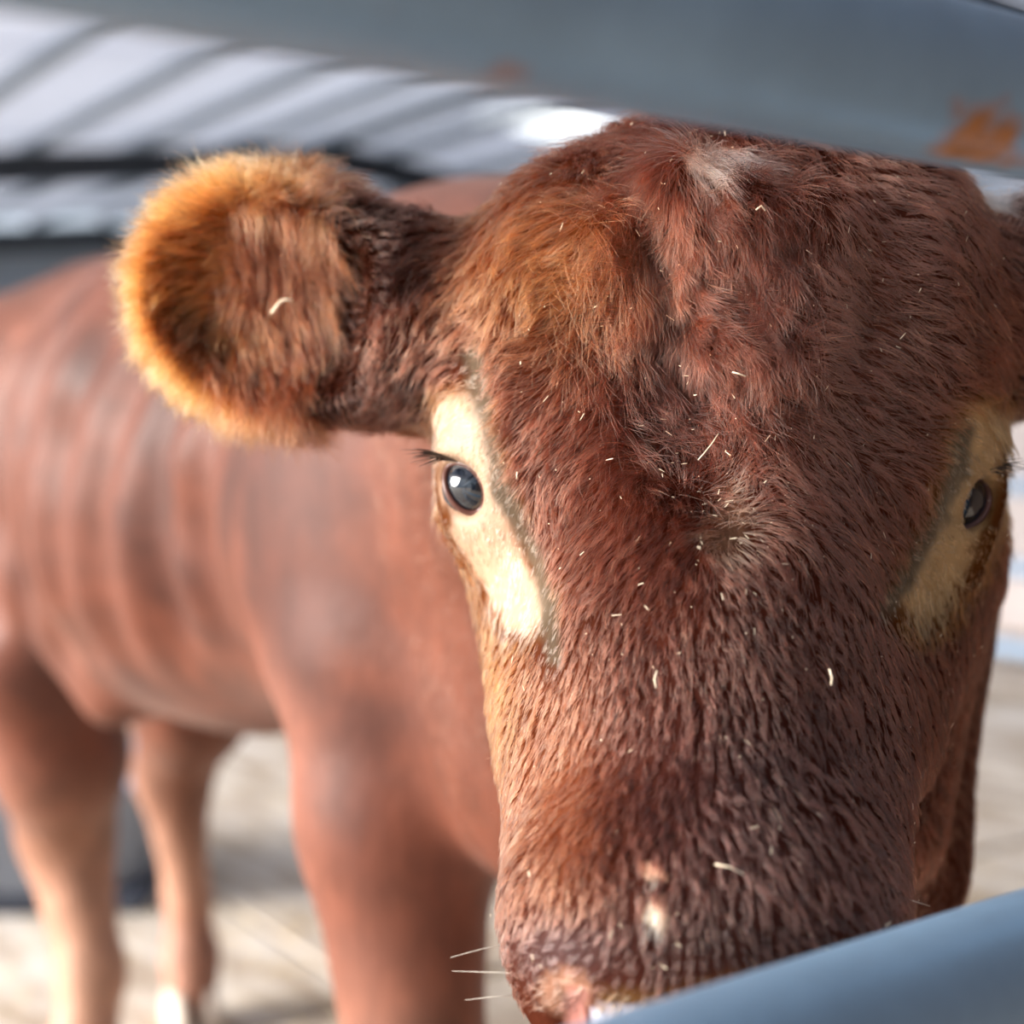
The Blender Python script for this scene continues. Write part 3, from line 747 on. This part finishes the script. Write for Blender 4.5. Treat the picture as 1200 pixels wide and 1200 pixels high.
# forelock: longer dark-red locks in the middle of the forehead
def forelock():
    def w(c):
        px, py, d = proj(c)
        return (d < 0.9)*(np.exp(-((px-800)/75)**2-((py-330)/130)**2)+0.8*np.exp(-((px-885)/45)**2-((py-330)/110)**2))
    N = 16000; p, n = roots(N, w); px, py, d = proj(p)
    dr = np.array([0, 0, -1.0]) + vnoise3(p, 0.028, 61)*1.0 + vnoise3(p, 0.009, 63)*0.7
    c = coat(p)*np.clip(rng.normal(1.0, 0.2, N)+0.35*vnoise(p, 0.01, 66), 0.4, 1.8)[:, None]
    strands('forelock', p, n, dr, rng.uniform(0.016, 0.032, N), np.clip(c, 0, .9), 0.00016, 0.6, 0.45, 7, parent=body, clump=0.9, cell=0.009)
    def w(c):
        px, py, d = proj(c)
        return (d > 0.84)*(d < 1.0)*(np.exp(-((px-1080)/60)**2-((py-225)/40)**2))
    N = 5000; p, n = roots(N, w)
    c = np.tile(lin((226, 196, 170)), (N, 1))*np.clip(rng.normal(1, .15, N), .5, 1.1)[:, None]  # backlight on the hair, put into a pale strand colour
    strands('backlit_poll_tuft', p, n, np.array([0.5, 0, 0.3])+vnoise3(p, .02, 71)*.6, rng.uniform(0.015, 0.03, N), c, 0.00015, 0.8, 0.5, 6, parent=body)
forelock()

# eyes, lashes, whiskers
def eye_mat():
    m, nt, b = mat('dark wet eye'); b.inputs['Base Color'].default_value = (0.004, 0.007, 0.014, 1)
    b.inputs['Roughness'].default_value = 0.04; b.inputs['Coat Weight'].default_value = 1; b.inputs['Coat Roughness'].default_value = 0.02
    b.inputs['Specular IOR Level'].default_value = 0.8
    return m
M_eye = eye_mat(); M_lash = simple('dark lash hair', srgb(40, 24, 18), 0.5); M_whisk = simple('pale whisker', srgb(230, 220, 205), 0.4)
M_lid = simple('dark eyelid skin', srgb(96, 58, 48), 0.35)
for (ec, s) in eyes:
    bm = bmesh.new(); bmesh.ops.create_uvsphere(bm, u_segments=48, v_segments=32, radius=0.0196)
    me2 = bpy.data.meshes.new('eyeball'); bm.to_mesh(me2); bm.free(); me2.polygons.foreach_set('use_smooth', [True]*len(me2.polygons))
    o = link('eyeball', me2, M_eye, body); o.location = Vector(ec - OFF) + Vector((-s*0.003, 0.005, 0))
    _l = nrm([-s*0.5, 0, -0.87]); _w = np.cross(_l, np.array([0, 1.0, 0])); ctr = np.array(o.location)
    rim = []
    for k in range(41):
        a = 2*math.pi*k/40; q = np.array([s*0.006, 0, 0]) + _l*0.0148*math.cos(a) + _w*0.0098*math.sin(a)
        rr_ = 0.0203; yy = -math.sqrt(max(1e-6, rr_**2-q[0]**2-q[2]**2)); rim.append(ctr + np.array([q[0], yy, q[2]]))
    link('eyelid', tube_me('eyelid', rim, 0.0017, 10, cap=False), M_lid, body)
    # eyelashes sweep outwards from the upper lid
    for k in range(16):
        t = k/15; x0, y0 = (536-18*t, 541-9*t) if s < 0 else (1148+14*t, 556-12*t); dd = (.808 if s < 0 else .818) + 0.012*t
        ln_ = rng.uniform(34, 62)*(0.7+0.3*t); up_ = rng.uniform(-9, 9)
        link('eyelash', tube_me('eyelash', [P(x0, y0, dd)-OFF, P(x0+s*ln_*0.5, y0+up_*0.3-3, dd-0.012)-OFF, P(x0+s*ln_, y0+up_, dd-0.014)-OFF], [0.00035, 0.00028, 0.0001], 5), M_lash, body)
for (a, b_) in (((606, 1104, .705), (528, 1122, .70)), ((648, 1144, .69), (530, 1138, .70)), ((612, 1166, .70), (545, 1172, .70)), ((1036, 1050, .71), (1090, 1062, .70)), ((1030, 1080, .71), (1085, 1110, .69))):
    A = P(*a)-OFF; Bp = P(*b_)-OFF; mid = (A+Bp)/2 + np.array([0, -0.004, 0.002])
    link('whisker', tube_me('whisker', [A, mid, Bp], [0.0002, 0.00016, 0.00006], 6), M_whisk, body)

# wet nose pad just under the fur line
M_pad = simple('wet pale nose pad', srgb(178, 184, 204), 0.22, 0, 180, 0.25, 0.4)
def hoof(cx, cy, face):
    for s in (-1, 1):
        f = Vector(face).normalized(); sd_ = Vector((-f.y, f.x, 0))
        bm = bmesh.new(); n = 14; rings = []
        for (z, sc_, sh) in ((0.0, 1.0, 0.012), (0.02, 0.96, 0.006), (0.045, 0.82, 0.0), (0.062, 0.66, -0.004)):
            r_ = []
            for k in range(n):
                a = 2*math.pi*k/n; l = 0.052*sc_*math.cos(a)*(1.15 if math.cos(a) > 0 else 0.9); w = 0.024*sc_*math.sin(a)
                r_.append(bm.verts.new(Vector((cx, cy, z))+f*(l+sh)+sd_*(w+s*0.026)))
            rings.append(r_)
        for i in range(3):
            for k in range(n): bm.faces.new((rings[i][k], rings[i][(k+1) % n], rings[i+1][(k+1) % n], rings[i+1][k]))
        bm.faces.new(rings[0][::-1]); bm.faces.new(rings[-1])
        for v in bm.verts: v.co -= Vector(OFF)
        me3 = bpy.data.meshes.new('hoof'); bm.to_mesh(me3); bm.free(); me3.polygons.foreach_set('use_smooth', [True]*len(me3.polygons))
        link('hoof', me3, M_hoof, body)
for (x, y) in ((-0.085, 1.275), (0.30, 1.395), (-0.62, 2.115), (-0.55, 2.505)): hoof(x, y, (0.45, -0.89, 0))

# straw chaff caught in the coat, and scattered over the floor
def blades_me(name, P0, Dv, Ln, Wd, Nn):
    S = np.cross(Dv, Nn); S = S/np.maximum(np.linalg.norm(S, axis=1), 1e-9)[:, None]; N = len(P0)
    a = P0 - Dv*Ln[:, None]/2; b = P0 + Nn*(Wd*0.3)[:, None]; c = P0 + Dv*Ln[:, None]/2
    v = np.stack([a-S*Wd[:, None], a+S*Wd[:, None], b-S*Wd[:, None], b+S*Wd[:, None], c-S*Wd[:, None]*.6, c+S*Wd[:, None]*.6], 1).reshape(-1, 3)
    i = np.arange(N)[:, None]*6; f = np.concatenate([i+np.array([[0, 1, 3, 2]]), i+np.array([[2, 3, 5, 4]])])
    m = bpy.data.meshes.new(name); m.from_pydata(v.tolist(), [], f.tolist()); return m
def chaff():
    def w(c):
        px, py, d = proj(c)
        return (d < 0.9)*(py < 1150)*(0.35+3*np.exp(-((px-850)/60)**2-((py-620)/90)**2)+np.exp(-((px-830)/120)**2-((py-430)/160)**2)+0.5*np.exp(-((px-940)/90)**2-((py-360)/90)**2))*(px > 575)
    N = 620; p, n = roots(N, w); d = unit(rng.normal(0, 1, (N, 3))); d = unit(d - n*np.sum(d*n, 1)[:, None]*0.9)
    o = link('straw_chaff', blades_me('straw_chaff', p+n*(0.004+0.005*rng.random(N))[:, None], d, 0.0005+0.0046*rng.random(N)**3, rng.uniform(0.00010, 0.00026, N), n), M_chaff)
    tag(o, 'tiny pale flecks of straw chaff caught in the fur of the face', 'straw', kind='stuff')
M_chaff = simple('pale chaff', srgb(246, 226, 196), 0.6)
chaff()
_vx, _vy, _vd = proj(V)
def on_face(px, py, off=0.009):
    near = (np.hypot(_vx-px, _vy-py) < 14) & (_vd < 1.0); return P(px, py, float(_vd[near].min())-off)
def straw_piece(pts, r, label, off=0.009):
    q = [on_face(x, y, off) for x, y in pts]; dmin = np.mean([proj(a_[None])[2][0] for a_ in q]); q = [P(x, y, dmin+0.35*(proj(a_[None])[2][0]-dmin)) for (x, y), a_ in zip(pts, q)]
    o = link('straw_piece', tube_me('straw_piece', q, r, 8), M_chaff); tag(o, label, 'straw', 'straw pieces caught in the coat')
straw_piece([(318, 367), (328, 354), (334, 351), (343, 352)], 0.0009, 'short bent pale straw lying in the ear at the left', 0.02)
straw_piece([(838, 1013), (855, 1016), (871, 1024)], 0.0004, 'thin pale straw lying level across the lower nose')
straw_piece([(770, 786), (767, 796), (769, 806)], 0.0004, 'short upright straw halfway down the nose, left of its middle')
straw_piece([(972, 784), (975, 794), (974, 803)], 0.0005, 'short pale straw at the right side of the nose, below the right eye')
straw_piece([(886, 246), (892, 241), (897, 247)], 0.0005, 'small bent straw high on the forehead, just under the pale poll patch', 0.014)
straw_piece([(858, 436), (866, 438), (874, 441)], 0.0004, 'pale level straw in the middle of the forehead curls', 0.014)
straw_piece([(818, 539), (826, 530), (834, 520), (842, 508)], 0.0003, 'long slanting thin straw at the whorl between the eyes', 0.012)
def floor_straw():
    N = 9000; c = rng.uniform(-2.5, 4.4, N); a = rng.uniform(1.1, 9, N)
    keep = vnoise(np.stack([c, a, 0*c], 1), 0.7, 81) > -0.15; c, a = c[keep], a[keep]; N = len(c)
    p = np.array(cv)[None]*c[:, None] + np.array(av)[None]*a[:, None]; p[:, 2] = 0.004+rng.random(N)*0.004
    th = rng.uniform(0, 2*math.pi, N); d = np.stack([np.cos(th), np.sin(th), rng.normal(0, .05, N)], 1)
    o = link('loose_straw', blades_me('loose_straw', p, d, rng.uniform(0.03, 0.11, N), rng.uniform(.001, .0022, N), np.tile(np.array([0, 0, 1.]), (N, 1))), M_straw)
    tag(o, 'loose straw strewn thinly over the pale floor', 'straw', kind='stuff')
floor_straw()
